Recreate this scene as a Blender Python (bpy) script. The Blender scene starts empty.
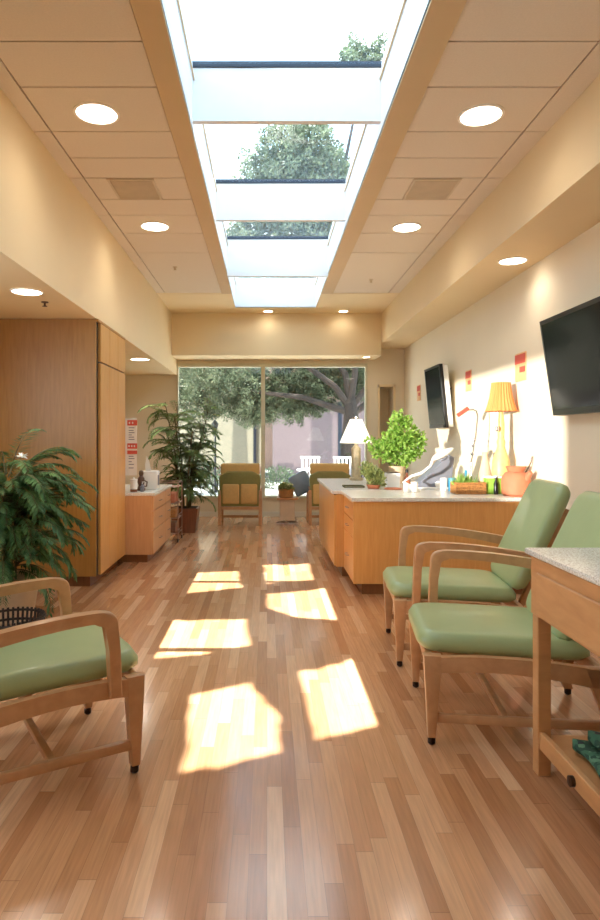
import bpy, bmesh, math, random
from math import sin, cos, pi, radians
from mathutils import Vector, Matrix
from mathutils.geometry import tessellate_polygon
random.seed(7)
S = bpy.context.scene
C = S.collection
F = 640.0; EYE = 1.4

def at(x, y, Y):
    """world point seen at photo pixel x,y when it stands Y metres into the room"""
    return Vector(((x-267)*Y/F, Y, EYE-(y-438)*Y/F))

# ------------------------------------------------------------------ materials
def lin(c):
    return tuple(((v/255)/12.92 if v/255 <= .04045 else ((v/255+.055)/1.055)**2.4) for v in c)+(1,)
def new_mat(name):
    m = bpy.data.materials.new(name); m.use_nodes = True
    nt = m.node_tree; nt.nodes.clear()
    out = nt.nodes.new('ShaderNodeOutputMaterial')
    b = nt.nodes.new('ShaderNodeBsdfPrincipled')
    nt.links.new(b.outputs[0], out.inputs[0])
    return m, nt, b, out
def mat(name, c, rough=.5, var=.06, scale=8, metal=0, bump=0, bscale=60, coat=0, emit=None, estr=0, stretch=(1,1,1), detail=3):
    m, nt, b, out = new_mat(name)
    N, L = nt.nodes.new, nt.links.new
    col = lin(c)
    b.inputs['Roughness'].default_value = rough
    b.inputs['Metallic'].default_value = metal
    b.inputs['Coat Weight'].default_value = coat
    tc = N('ShaderNodeTexCoord'); mp = N('ShaderNodeMapping'); mp.inputs['Scale'].default_value = stretch
    L(tc.outputs['Object'], mp.inputs[0])
    nz = N('ShaderNodeTexNoise'); nz.inputs['Scale'].default_value = scale; nz.inputs['Detail'].default_value = detail
    L(mp.outputs[0], nz.inputs['Vector'])
    rp = N('ShaderNodeValToRGB')
    rp.color_ramp.elements[0].position = .3; rp.color_ramp.elements[1].position = .7
    rp.color_ramp.elements[0].color = tuple(v*(1-var) for v in col[:3])+(1,)
    rp.color_ramp.elements[1].color = tuple(min(1, v*(1+var)) for v in col[:3])+(1,)
    L(nz.outputs['Fac'], rp.inputs[0]); L(rp.outputs[0], b.inputs['Base Color'])
    if bump:
        n2 = N('ShaderNodeTexNoise'); n2.inputs['Scale'].default_value = bscale
        L(mp.outputs[0], n2.inputs['Vector'])
        bp = N('ShaderNodeBump'); bp.inputs['Strength'].default_value = bump; bp.inputs['Distance'].default_value = .004
        L(n2.outputs['Fac'], bp.inputs['Height']); L(bp.outputs[0], b.inputs['Normal'])
    if emit:
        b.inputs['Emission Color'].default_value = lin(emit); b.inputs['Emission Strength'].default_value = estr
    return m
def wood(name, c1, c2, stretch=(14, 14, 1.2), rough=.35, scale=3.0, coat=.1):
    m, nt, b, out = new_mat(name)
    N, L = nt.nodes.new, nt.links.new
    tc = N('ShaderNodeTexCoord'); mp = N('ShaderNodeMapping'); mp.inputs['Scale'].default_value = stretch
    L(tc.outputs['Object'], mp.inputs[0])
    nz = N('ShaderNodeTexNoise'); nz.inputs['Scale'].default_value = scale; nz.inputs['Detail'].default_value = 6; nz.inputs['Distortion'].default_value = .6
    L(mp.outputs[0], nz.inputs['Vector'])
    rp = N('ShaderNodeValToRGB'); rp.color_ramp.elements[0].position = .25; rp.color_ramp.elements[1].position = .75
    rp.color_ramp.elements[0].color = lin(c1); rp.color_ramp.elements[1].color = lin(c2)
    L(nz.outputs['Fac'], rp.inputs[0]); L(rp.outputs[0], b.inputs['Base Color'])
    b.inputs['Roughness'].default_value = rough; b.inputs['Coat Weight'].default_value = coat; b.inputs['Coat Roughness'].default_value = .25
    return m
def leafmat(name, c1, c2, trans=.35, scale=3.0, rough=.5):
    m, nt, b, out = new_mat(name)
    N, L = nt.nodes.new, nt.links.new
    tc = N('ShaderNodeTexCoord')
    nz = N('ShaderNodeTexNoise'); nz.inputs['Scale'].default_value = scale; nz.inputs['Detail'].default_value = 5
    L(tc.outputs['Object'], nz.inputs['Vector'])
    rp = N('ShaderNodeValToRGB'); rp.color_ramp.elements[0].position = .35; rp.color_ramp.elements[1].position = .65
    rp.color_ramp.elements[0].color = lin(c1); rp.color_ramp.elements[1].color = lin(c2)
    L(nz.outputs['Fac'], rp.inputs[0]); L(rp.outputs[0], b.inputs['Base Color'])
    b.inputs['Roughness'].default_value = rough
    tr = N('ShaderNodeBsdfTranslucent'); L(rp.outputs[0], tr.inputs[0])
    mx = N('ShaderNodeMixShader'); mx.inputs[0].default_value = trans
    L(b.outputs[0], mx.inputs[1]); L(tr.outputs[0], mx.inputs[2]); L(mx.outputs[0], out.inputs[0])
    return m
def glassmat(name, tint, refl=1.0):
    m, nt, b, out = new_mat(name)
    N, L = nt.nodes.new, nt.links.new
    t = N('ShaderNodeBsdfTransparent'); t.inputs[0].default_value = tint
    g = N('ShaderNodeBsdfGlossy'); g.inputs['Roughness'].default_value = .02
    lw = N('ShaderNodeLayerWeight'); lw.inputs['Blend'].default_value = .5
    pw = N('ShaderNodeMath'); pw.operation = 'POWER'; pw.inputs[1].default_value = 5; L(lw.outputs['Facing'], pw.inputs[0])
    fr = N('ShaderNodeMath'); fr.operation = 'MULTIPLY_ADD'; fr.inputs[1].default_value = .6; fr.inputs[2].default_value = .035*refl; L(pw.outputs[0], fr.inputs[0])
    mx = N('ShaderNodeMixShader')
    L(fr.outputs[0], mx.inputs[0]); L(t.outputs[0], mx.inputs[1]); L(g.outputs[0], mx.inputs[2]); L(mx.outputs[0], out.inputs[0])
    return m
def floor_mat():
    m, nt, b, out = new_mat('oak_strip_floor')
    N, L = nt.nodes.new, nt.links.new
    def math_(op, a, b_=None, c=None):
        n = N('ShaderNodeMath'); n.operation = op
        for i, v in enumerate((a, b_, c)):
            if v is None: continue
            if isinstance(v, (int, float)): n.inputs[i].default_value = v
            else: L(v, n.inputs[i])
        return n.outputs[0]
    tc = N('ShaderNodeTexCoord'); sp = N('ShaderNodeSeparateXYZ'); L(tc.outputs['Object'], sp.inputs[0])
    u = math_('DIVIDE', sp.outputs[0], .06); row = math_('FLOOR', u); fu = math_('FRACT', u)
    wn = N('ShaderNodeTexWhiteNoise'); wn.noise_dimensions = '1D'; L(row, wn.inputs['W'])
    v = math_('ADD', math_('DIVIDE', sp.outputs[1], .75), math_('MULTIPLY', wn.outputs['Value'], 13.0))
    cell = math_('FLOOR', v); fv = math_('FRACT', v)
    cb = N('ShaderNodeCombineXYZ'); L(row, cb.inputs[0]); L(cell, cb.inputs[1])
    w2 = N('ShaderNodeTexWhiteNoise'); w2.noise_dimensions = '2D'; L(cb.outputs[0], w2.inputs['Vector'])
    rp = N('ShaderNodeValToRGB'); cr = rp.color_ramp
    cols = [(0, (172, 118, 80)), (.2, (184, 130, 90)), (.45, (195, 142, 101)), (.7, (202, 150, 110)), (.9, (212, 165, 126)), (1, (222, 178, 140))]
    cr.elements[0].position = 0; cr.elements[0].color = lin(cols[0][1]); cr.elements[1].position = 1; cr.elements[1].color = lin(cols[-1][1])
    for p, c in cols[1:-1]:
        e = cr.elements.new(p); e.color = lin(c)
    L(w2.outputs['Value'], rp.inputs[0])
    mp = N('ShaderNodeMapping'); mp.inputs['Scale'].default_value = (60, 3, 1); L(tc.outputs['Object'], mp.inputs[0])
    nz = N('ShaderNodeTexNoise'); nz.inputs['Scale'].default_value = 1.5; nz.inputs['Detail'].default_value = 5; L(mp.outputs[0], nz.inputs['Vector'])
    g = math_('ADD', math_('MULTIPLY', nz.outputs['Fac'], .6), .70)
    e1 = math_('GREATER_THAN', math_('ABSOLUTE', math_('SUBTRACT', fu, .5)), .485)
    e2 = math_('GREATER_THAN', math_('ABSOLUTE', math_('SUBTRACT', fv, .5)), .4975)
    ed = math_('SUBTRACT', 1.0, math_('MULTIPLY', math_('MAXIMUM', e1, e2), .28))
    k = math_('MULTIPLY', g, ed)
    vm = N('ShaderNodeVectorMath'); vm.operation = 'SCALE'; L(rp.outputs[0], vm.inputs[0]); L(k, vm.inputs['Scale'])
    L(vm.outputs[0], b.inputs['Base Color'])
    b.inputs['Roughness'].default_value = .24
    b.inputs['Coat Weight'].default_value = .5; b.inputs['Coat Roughness'].default_value = .13
    return m
def speckle(name, c1, c2, c3):
    m, nt, b, out = new_mat(name)
    N, L = nt.nodes.new, nt.links.new
    tc = N('ShaderNodeTexCoord')
    nz = N('ShaderNodeTexNoise'); nz.inputs['Scale'].default_value = 140; nz.inputs['Detail'].default_value = 2; L(tc.outputs['Object'], nz.inputs['Vector'])
    rp = N('ShaderNodeValToRGB'); cr = rp.color_ramp
    cr.elements[0].position = .36; cr.elements[0].color = lin(c1); cr.elements[1].position = .64; cr.elements[1].color = lin(c3)
    e = cr.elements.new(.48); e.color = lin(c2)
    L(nz.outputs['Fac'], rp.inputs[0]); L(rp.outputs[0], b.inputs['Base Color']); b.inputs['Roughness'].default_value = .25
    return m

M = {}
M['floor'] = floor_mat()
M['wall'] = mat('cream_wall_paint', (234, 212, 170), .75, .015, 2, bump=.05)
M['wallr'] = mat('pale_cream_wall_paint', (228, 214, 188), .75, .015, 2, bump=.05)
M['soffit'] = mat('soffit_paint', (226, 203, 162), .75, .015, 2)
M['tile'] = mat('ceiling_tile', (222, 208, 190), .9, .03, 90, bump=.25, bscale=200)
M['tilegap'] = mat('ceiling_grid_shadow_gap', (150, 125, 100), .9, .02)
M['beige'] = mat('beige_beam_paint', (205, 178, 138), .7, .02, 3)
M['shaft'] = mat('white_shaft_paint', (238, 238, 240), .6, .01, 3)
M['darkframe'] = mat('dark_blue_frame', (24, 34, 52), .4, .05)
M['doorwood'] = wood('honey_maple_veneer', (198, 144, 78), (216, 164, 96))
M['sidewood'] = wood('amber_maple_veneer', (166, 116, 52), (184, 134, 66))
M['lowwood'] = wood('pale_maple_veneer', (208, 154, 104), (222, 170, 120))
M['deskwood'] = wood('golden_maple_veneer', (206, 146, 80), (220, 162, 94))
M['chairwood'] = wood('chair_beech', (184, 134, 92), (206, 156, 112), (3, 3, 3), .35, 5, .25)
M['tablewood'] = wood('table_beech', (188, 132, 82), (208, 152, 100), (2, 2, 8), .4, 3)
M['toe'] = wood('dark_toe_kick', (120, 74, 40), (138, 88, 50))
M['green'] = mat('sage_green_vinyl', (160, 174, 124), .38, .05, 5, bump=.08, bscale=160, coat=.15)
M['tan'] = mat('tan_upholstery', (214, 172, 106), .7, .05, 30, bump=.1)
M['olive'] = mat('olive_upholstery', (132, 124, 66), .6, .06, 30, bump=.1)
M['stone'] = speckle('speckled_stone_top', (186, 178, 166), (216, 210, 200), (236, 232, 226))
M['stonel'] = speckle('pale_laminate_top', (216, 206, 190), (230, 222, 208), (242, 238, 228))
M['white'] = mat('white_plastic', (240, 238, 232), .4, .02)
M['black'] = mat('black_plastic', (22, 22, 24), .3, .1)
M['screen'] = mat('dark_screen', (20, 22, 24), .12, .1); [setattr(n.inputs['IOR'], 'default_value', 1.2) for n in M['screen'].node_tree.nodes if n.type == 'BSDF_PRINCIPLED']
M['chrome'] = mat('chrome', (200, 200, 205), .15, .05, metal=1)
M['brass'] = mat('dark_caster', (60, 44, 36), .3, .1, metal=.7)
M['glass'] = glassmat('window_glass', (.86, .88, .86, 1), 1.0)
M['skyglass'] = glassmat('skylight_glass', (.9, .95, .97, 1), .6)
M['frame'] = mat('pale_window_frame', (206, 200, 176), .5, .03)
M['ground'] = mat('pale_paving', (170, 168, 168), .85, .1, 1.5)
M['bark'] = mat('grey_brown_bark', (62, 52, 48), .9, .25, 6, bump=.5, bscale=20, stretch=(1, 1, .3))
M['oak'] = leafmat('oak_leaves', (64, 74, 54), (126, 136, 106), .3, 2.5)
M['oak2'] = leafmat('grey_green_leaves', (66, 80, 62), (112, 128, 104), .3, 1.2)
M['fern'] = leafmat('fern_leaves', (56, 92, 50), (112, 146, 86), .25, 9)
M['palm'] = leafmat('palm_leaves', (86, 116, 62), (146, 168, 104), .3, 7)
M['lime'] = leafmat('bright_leaves', (120, 164, 62), (178, 208, 104), .4, 20)
M['sagel'] = leafmat('olive_small_leaves', (110, 122, 66), (160, 166, 100), .3, 20)
M['mauve'] = mat('mauve_stucco', (122, 106, 110), .9, .05, 2)
M['pink'] = mat('pinkish_stucco', (160, 130, 118), .9, .05, 2)
M['tanst'] = mat('tan_stucco', (158, 150, 132), .9, .04, 2)
M['roofm'] = mat('roof_brown', (120, 96, 88), .9, .1)
M['terra'] = mat('terracotta', (190, 116, 82), .7, .1, 12, bump=.1)
M['redbrown'] = wood('redbrown_planter', (110, 66, 44), (136, 84, 56))
M['basket'] = mat('wicker', (168, 116, 62), .7, .35, 60, bump=.6, bscale=90)
M['darkwick'] = mat('dark_wicker', (46, 34, 28), .7, .4, 50, bump=.6)
M['potw'] = mat('pale_clay_pot', (206, 180, 150), .7, .06)
M['soil'] = mat('soil', (60, 44, 34), .95, .3, 40)
M['shadew'] = mat('white_lampshade', (250, 246, 232), .8, .01, emit=(255, 246, 225), estr=.9)
M['shadeo'] = mat('orange_lampshade', (226, 140, 76), .8, .03, emit=(255, 150, 80), estr=.03)
M['tancer'] = mat('tan_ceramic', (226, 186, 120), .45, .15, 25)
M['stonebase'] = mat('mottled_stone_base', (176, 160, 130), .6, .2, 30)
M['emit'] = mat('lit_diffuser', (255, 250, 240), .5, 0, emit=(255, 244, 226), estr=6)
M['ring'] = mat('white_trim_ring', (245, 238, 228), .5, .01)
M['grille'] = mat('vent_grille', (206, 188, 162), .6, .05)
M['red'] = mat('red_card', (206, 84, 66), .6, .05)
M['orange'] = mat('orange_card', (228, 176, 124), .6, .1, 30)
M['paper'] = mat('printed_paper', (232, 230, 222), .7, .03)
M['greybox'] = mat('grey_plastic', (124, 126, 136), .45, .04)
M['limebox'] = mat('lime_box', (146, 190, 70), .5, .05)
M['blue'] = mat('blue_plastic', (40, 140, 180), .4, .05)
M['stick'] = mat('stem_green_brown', (92, 84, 52), .8, .15)
M['brownfig'] = mat('dark_brown_glaze', (86, 58, 42), .4, .3, 30)
M['pillow'] = mat('blue_grey_cushion', (132, 146, 162), .9, .06, 12, bump=.2)
M['metal'] = mat('dull_steel', (170, 150, 140), .35, .15, metal=.9)
M['cap'] = mat('light_mask_cloth', (150, 150, 148), .9, .04)  # for the unseen light mask added above the roof
M['dirtyw'] = mat('warm_white_wall', (232, 226, 210), .8, .02)

# ------------------------------------------------------------------ mesh helpers
class B:
    def __init__(s): s.bm = bmesh.new()
    def box(s, x0, x1, y0, y1, z0, z1, mtx=None, bev=0, seg=2):
        vs = [s.bm.verts.new((x, y, z)) for x in (x0, x1) for y in (y0, y1) for z in (z0, z1)]
        f = [(0,1,3,2), (4,6,7,5), (0,4,5,1), (2,3,7,6), (0,2,6,4), (1,5,7,3)]
        fs = [s.bm.faces.new([vs[i] for i in q]) for q in f]
        if mtx: bmesh.ops.transform(s.bm, matrix=mtx, verts=vs)
        if bev:
            es = list({e for q in fs for e in q.edges})
            bmesh.ops.bevel(s.bm, geom=es, offset=bev, segments=seg, profile=.5, affect='EDGES')
        return s
    def prism(s, pts, axis, a0, a1, bev=0, seg=2):
        """2D outline extruded along axis; pts are the two other coordinates in order"""
        def P(p, a):
            return {'x': (a, p[0], p[1]), 'y': (p[0], a, p[1]), 'z': (p[0], p[1], a)}[axis]
        A = [s.bm.verts.new(P(p, a0)) for p in pts]; Bv = [s.bm.verts.new(P(p, a1)) for p in pts]
        n = len(pts); fs = [s.bm.faces.new(A), s.bm.faces.new(Bv[::-1])]
        for i in range(n): fs.append(s.bm.faces.new((A[i], Bv[i], Bv[(i+1) % n], A[(i+1) % n])))
        if bev:
            es = list({e for q in fs[:2] for e in q.edges})
            bmesh.ops.bevel(s.bm, geom=es, offset=bev, segments=seg, profile=.5, affect='EDGES')
        return s
    def lathe(s, prof, c=(0, 0, 0), n=24, mtx=None, sq=None):
        rings = []; allv = []
        for r, z in prof:
            ring = []
            for k in range(n):
                a = 2*pi*k/n
                ring.append(s.bm.verts.new((c[0]+r*cos(a), c[1]+r*sin(a), c[2]+z)))
            rings.append(ring); allv += ring
        for a, b in zip(rings, rings[1:]):
            for k in range(n): s.bm.faces.new((a[k], a[(k+1) % n], b[(k+1) % n], b[k]))
        if prof[0][0] > 1e-4: s.bm.faces.new(rings[0][::-1])
        if prof[-1][0] > 1e-4: s.bm.faces.new(rings[-1])
        if mtx: bmesh.ops.transform(s.bm, matrix=mtx, verts=allv)
        return s
    def tube(s, pts, r, n=8, flat=None):
        pts = [Vector(p) for p in pts]
        if not isinstance(r, (list, tuple)): r = [r]*len(pts)
        rings = []; up = None
        for i, p in enumerate(pts):
            t = (pts[min(i+1, len(pts)-1)]-pts[max(i-1, 0)]).normalized()
            if up is None: up = Vector((0, 0, 1)) if abs(t.z) < .9 else Vector((1, 0, 0))
            a = t.cross(up).normalized(); b = a.cross(t).normalized(); up = b
            rings.append([s.bm.verts.new(p+(a*cos(2*pi*k/n)+b*sin(2*pi*k/n))*r[i]) for k in range(n)])
        for a, b in zip(rings, rings[1:]):
            for k in range(n): s.bm.faces.new((a[k], a[(k+1) % n], b[(k+1) % n], b[k]))
        s.bm.faces.new(rings[0][::-1]); s.bm.faces.new(rings[-1])
        return s
    def quad(s, a, b, c, d):
        s.bm.faces.new([s.bm.verts.new(v) for v in (a, b, c, d)]); return s
    def ell(s, c, r, seg=16, rings=10, rot=None):
        m = Matrix.Translation(c) @ (rot if rot else Matrix()) @ Matrix.Diagonal((r[0], r[1], r[2], 1))
        bmesh.ops.create_uvsphere(s.bm, u_segments=seg, v_segments=rings, radius=1, matrix=m); return s
    def done(s, name, m, parent=None, smooth=False, ang=40):
        bmesh.ops.recalc_face_normals(s.bm, faces=s.bm.faces)
        me = bpy.data.meshes.new(name); s.bm.to_mesh(me); s.bm.free()
        o = bpy.data.objects.new(name, me); C.objects.link(o)
        me.materials.append(m)
        if smooth:
            me.polygons.foreach_set('use_smooth', [True]*len(me.polygons))
            me.set_sharp_from_angle(angle=radians(ang))
        if parent: o.parent = parent
        return o
def thing(name, label, cat, loc=(0, 0, 0), rz=0, group=None):
    o = bpy.data.objects.new(name, None); C.objects.link(o); o.empty_display_size = .1
    o.location = loc; o.rotation_euler = (0, 0, rz)
    o['label'] = label; o['category'] = cat
    if group: o['group'] = group
    return o
def tag(o, label, cat, group=None, kind=None):
    o['label'] = label; o['category'] = cat
    if group: o['group'] = group
    if kind: o['kind'] = kind
    return o
def struct(o):
    o['kind'] = 'structure'; return o
def dup(root, loc, rz, label, group=None):
    r = root.copy(); C.objects.link(r); r.location = loc; r.rotation_euler = (0, 0, rz); r['label'] = label
    if group: r['group'] = group
    for ch in list(root.children):
        c = ch.copy(); C.objects.link(c); c.parent = r
        for g in list(ch.children):
            d = g.copy(); C.objects.link(d); d.parent = c
    return r

# ------------------------------------------------------------------ room dimensions
D = 11.4            # window wall
ZC = 3.5            # main ceiling
XL, XR = -1.6, 1.92 # inner faces of the side soffits
ZL, ZR = 2.52, 2.99 # undersides of the side soffits
WL, WR = -3.0, 2.45 # outer walls
Y0 = -1.5
SX0, SX1 = -.51, .785  # skylight opening
SY0, SY1 = .9, 10.3
TY = 9.27           # tiles stop here, plain plaster beyond
HY = 10.75          # header over the window
ZG = 3.97

struct(B().box(WL-.15, WR+.15, Y0-.15, D+.2, -.1, 0).done('floor', M['floor']))
# ceiling with the tiles cut as a grid
lines = [Y0, -.95, -.34, .27, .88, 1.5, 2.1, 2.72, 3.39, 3.83, 4.39, 4.8, 5.17, 5.64, 6.03, 6.56, 7.26, TY]
b = B()
g = .006
for (xa, xb, xo) in ((-1.48, -.655, XL), (.955, 1.76, XR)):
    for i in range(len(lines)-1):
        b.box(xa+g, xb-g, lines[i]+g, lines[i+1]-g, ZC, ZC+.012)
        o0, o1 = sorted((xo, xa if xo < 0 else xb))
        if i % 2 == 0:
            b.box(o0+(g if xo > 0 else 0), o1-(g if xo < 0 else 0), lines[i]+g, lines[min(i+2, len(lines)-1)]-g, ZC, ZC+.012)
# tiles over the front, before the skylight starts
struct(b.done('ceiling', M['tile']))
b = B()
b.box(WL-.15, -.56, Y0-.15, D+.2, ZC+.012, ZC+.1)
b.box(.84, WR+.15, Y0-.15, D+.2, ZC+.012, ZC+.1)
b.box(-.56, .84, Y0-.15, SY0, ZC+.012, ZC+.1)
b.box(-.56, .84, SY1+.05, D+.2, ZC+.012, ZC+.1)
struct(b.done('ceiling', M['tilegap']))
b = B()   # beige edge beams of the opening
b.box(-.655, SX0, SY0, TY, ZC-.012, ZC+.02)
b.box(SX1, .955, SY0, TY, ZC-.012, ZC+.02)
b.box(-.655, .955, Y0, SY0, ZC-.0, ZC+.02)
struct(b.done('trim_1', M['beige']))
b = B()   # shaft
b.box(SX0-.06, SX0, SY0-.05, SY1+.05, ZC+.0, ZG)
b.box(SX1, SX1+.06, SY0-.05, SY1+.05, ZC+.0, ZG)
b.box(SX0, SX1, SY0-.05, SY0, ZC, ZG)
b.box(SX0, SX1, SY1, SY1+.05, ZC, ZG)
struct(b.done('wall_skylight_shaft', M['shaft']))
# plain ceiling and header towards the window
b = B()
b.box(XL, SX0, TY, D+.05, ZC-.004, ZC+.012); b.box(SX1, XR, TY, D+.05, ZC-.004, ZC+.012); b.box(SX0, SX1, SY1, D+.05, ZC-.004, ZC+.012)
struct(b.done('ceiling', M['wall']))
struct(B().box(XL, XR, HY, D+.05, 2.79, ZC-.004).done('wall_header', M['wall']))
struct(B().box(WL-.02, XL, Y0, D+.05, ZL, ZC+.01).done('wall_left_soffit', M['wall']))
struct(B().box(XR, WR+.02, Y0, D+.05, ZR, ZC+.01).done('wall_right_soffit', M['soffit']))
# walls
struct(B().box(WR, WR+.15, Y0-.15, D+.2, 0, ZC).done('wall_right', M['wallr']))
b = B()   # left wall with an unseen opening added to admit the low sun lamp
b.box(WL-.15, WL, 3.9, D+.2, 0, ZC); b.box(WL-.15, WL, Y0-.15, -.35, 0, ZC)
b.box(WL-.15, WL, -.35, 3.9, 0, 1.12); b.box(WL-.15, WL, -.35, 3.9, 2.5, ZC)
struct(b.done('wall_left', M['wall']))
struct(B().box(WL, WR, Y0-.15, Y0, 0, ZC).done('wall_rear', M['wall']))
b = B()
b.box(WL, -1.60, D, D+.18, 0, ZC); b.box(1.78, 2.01, D, D+.18, 0, ZC); b.box(2.25, WR, D, D+.18, 0, ZC)
b.box(2.01, 2.25, D, D+.18, 2.31, ZC); b.box(-1.60, 1.78, D, D+.18, 2.72, ZC); b.box(-1.60, 1.78, D, D+.18, 0, .33)
b.box(1.99, 2.27, D+.45, D+.5, 0, 2.6); b.box(1.97, 2.01, D+.18, D+.5, 0, 2.6); b.box(2.25, 2.29, D+.18, D+.5, 0, 2.6); b.box(1.97, 2.29, D+.18, D+.5, 2.31, 2.36)
struct(b.done('wall_window', M['wallr']))
b = B()
for x0, x1 in ((1.975, 2.01), (2.25, 2.285)): b.box(x0, x1, D-.02, D, 0, 2.35)
b.box(1.975, 2.285, D-.02, D, 2.31, 2.35)
struct(b.done('door_1', M['wall']))
# window frame and panes
w = bpy.data.objects.new('window_1', None); C.objects.link(w); struct(w)
b = B()
b.box(-1.60, 1.78, D-.06, D+.06, 2.66, 2.72); b.box(-1.60, 1.78, D-.06, D+.08, .33, .37)
b.box(-1.60, -1.575, D-.05, D+.06, .37, 2.66); b.box(1.745, 1.78, D-.05, D+.06, .37, 2.66)
b.box(-.105, -.035, D-.05, D+.06, .37, 2.66)
b.done('window_frame', M['frame'], w)
B().box(-1.575, -.105, D, D+.008, .37, 2.66).done('pane', M['glass'], w)
B().box(-.035, 1.745, D, D+.008, .37, 2.66).done('pane', M['glass'], w)
b = B()
b.box(WL-.1, WL-.05, -.35, 3.9, 2.45, 2.5); b.box(WL-.1, WL-.05, -.35, 3.9, 1.12, 1.16)
struct(b.done('window_added', M['frame']))  # head and sill of the unseen opening added for the low lamp
struct(B().box(-1.60, 1.78, D-.015, D, 0, .09).done('baseboard_window', M['dirtyw']))
struct(B().box(WR-.014, WR, Y0, D, 0, .09).done('baseboard_right', M['doorwood']))
# skylight: cross beams, frames and panes
sk = bpy.data.objects.new('window_3', None); C.objects.link(sk); struct(sk)
beams = [2.5, 4.4, 6.4, 8.2]
b = B()
for y in beams: b.box(SX0, SX1, y, y+.05, 3.58 if y < 8 else 3.475, 3.945)
b.done('crossbeam', M['shaft'], sk)
b = B()
for y in beams: b.box(SX0-.02, SX1+.02, y-.012, y+.055, 3.946, 3.985)
b.done('dark_glazing_bar', M['darkframe'], sk)
ys = [SY0]+beams+[SY1]
for i in range(len(ys)-1):
    B().box(SX0-.03, SX1+.03, ys[i]+.06, ys[i+1]-.02, 3.96, 3.968).done('pane', M['skyglass'], sk)
b = B()
for x in (SX0+.004, SX1-.012):
    b.box(x, x+.008, SY0, SY1, 3.86, 3.875)
b.done('edge_strip', M['beige'], sk)

# ------------------------------------------------------------------ ceiling fixtures
def downlight(x, y, z, r, label, power, grp='round recessed downlights'):
    t = thing('ceiling_light', label, 'ceiling light', (x, y, z), 0, grp)
    B().lathe([(r*1.12, -.002), (r*1.12, -.008), (r*.99, -.010), (r*.99, -.002)], n=32).done('trim_ring', M['ring'], t, True)
    B().lathe([(r*.985, -.001), (r*.985, -.006)], n=32).done('diffuser', M['emit'], t)
    if power:
        l = bpy.data.lights.new('downlight_bulb', 'SPOT'); l.energy = power; l.color = (1, .9, .78); l.spot_size = radians(160); l.spot_blend = .8
        l.shadow_soft_size = r*.8; l.specular_factor = .15
        lo = bpy.data.objects.new('downlight_bulb', l); C.objects.link(lo); lo.location = (0, 0, -.03); lo.parent = t
    return t
PW = 10
downlight(-1.10, 4.135, ZC, .13, 'large round downlight in the left ceiling nearest the viewer', PW)
downlight(-1.11, 6.34, ZC, .13, 'round downlight in the left ceiling beyond the square vent', PW)
downlight(1.39, 4.16, ZC, .13, 'large round downlight in the right ceiling nearest the viewer', PW)
downlight(1.39, 6.37, ZC, .13, 'round downlight in the right ceiling beyond the square vent', PW)
downlight(2.20, 5.73, ZR, .115, 'round downlight under the right soffit above the wall screens', 8)
downlight(-1.83, 4.88, ZL, .11, 'round downlight in the low ceiling before the tall cabinet', 12)
downlight(-1.80, 9.07, ZL, .13, 'round downlight in the low ceiling above the side counter', 34)
downlight(.02, 10.56, ZC-.004, .075, 'small downlight under the cross beam, left of the pair', 2)
downlight(1.26, 10.56, ZC-.004, .075, 'small downlight under the cross beam, right of the pair', 2)
downlight(1.70, 10.95, 2.79, .06, 'tiny downlight above the window top right corner', 1)
def vent(x0, x1, y0, y1, label):
    t = thing('air_vent', label, 'vent', ((x0+x1)/2, (y0+y1)/2, ZC), 0, 'square ceiling vents')
    w, h = (x1-x0)/2, (y1-y0)/2
    b = B(); b.box(-w, w, -h, -h+.02, -.008, 0); b.box(-w, w, h-.02, h, -.008, 0); b.box(-w, -w+.02, -h+.02, h-.02, -.008, 0); b.box(w-.02, w, -h+.02, h-.02, -.008, 0)
    b.done('vent_frame', M['grille'], t)
    b = B()
    n = 16
    for i in range(n):
        y = -h+.02+(2*h-.04)*i/n; b.box(-w+.02, w-.02, y+.004, y+.018, -.006, -.001)
    b.done('louvre', M['grille'], t)
vent(-1.30, -.92, 5.18, 5.63, 'square louvred vent in the left ceiling between two downlights')
vent(1.19, 1.58, 5.18, 5.63, 'square louvred vent in the right ceiling between two downlights')
def sprinkler(x, y, z, label):
    b = B(); b.lathe([(.03, 0), (.028, -.006), (.008, -.01), (.008, -.03), (.02, -.034), (.02, -.038), (.001, -.04)], n=14)
    o = b.done('sprinkler_head', M['brownfig'] if z < 3 else M['grille'], None, True); o.location = (x, y, z)
    tag(o, label, 'sprinkler', 'ceiling sprinkler heads')
sprinkler(-1.13, 7.86, ZC, 'small sprinkler head in the far left ceiling tile')
sprinkler(1.38, 8.5, ZC, 'small sprinkler head in the far right ceiling tile')
sprinkler(-1.83, 5.27, ZL, 'small brown sprinkler head in the low left ceiling')

# ------------------------------------------------------------------ left cabinetry
YC0, YC1 = 6.0, 7.15
t = thing('tall_cabinet', 'tall floor to ceiling maple cabinet with plain end panel and narrow doors', 'cabinet', (XL, YC0, 0))
W_ = XL-WL
B().box(-W_+.004, -.008, .02, YC1-YC0, .1, ZL-.004).done('body', M['black'], t)
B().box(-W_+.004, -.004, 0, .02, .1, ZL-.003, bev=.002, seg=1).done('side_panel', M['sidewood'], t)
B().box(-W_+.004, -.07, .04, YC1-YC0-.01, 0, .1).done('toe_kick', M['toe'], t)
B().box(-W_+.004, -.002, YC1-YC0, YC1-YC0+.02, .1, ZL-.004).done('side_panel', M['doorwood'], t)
n = 3; dw = (YC1-YC0-.09)/n
for i in range(n):
    y = .09+i*dw
    B().box(-.008, .018, y+.004, y+dw-.004, .1, 2.112, bev=.002, seg=1).done('door', M['doorwood'], t)
    B().box(-.008, .018, y+.004, y+dw-.004, 2.128, ZL-.03, bev=.002, seg=1).done('door', M['doorwood'], t)
B().box(-.008, .018, .0, YC1-YC0, ZL-.026, ZL-.003).done('top_trim', M['sidewood'], t)

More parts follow.
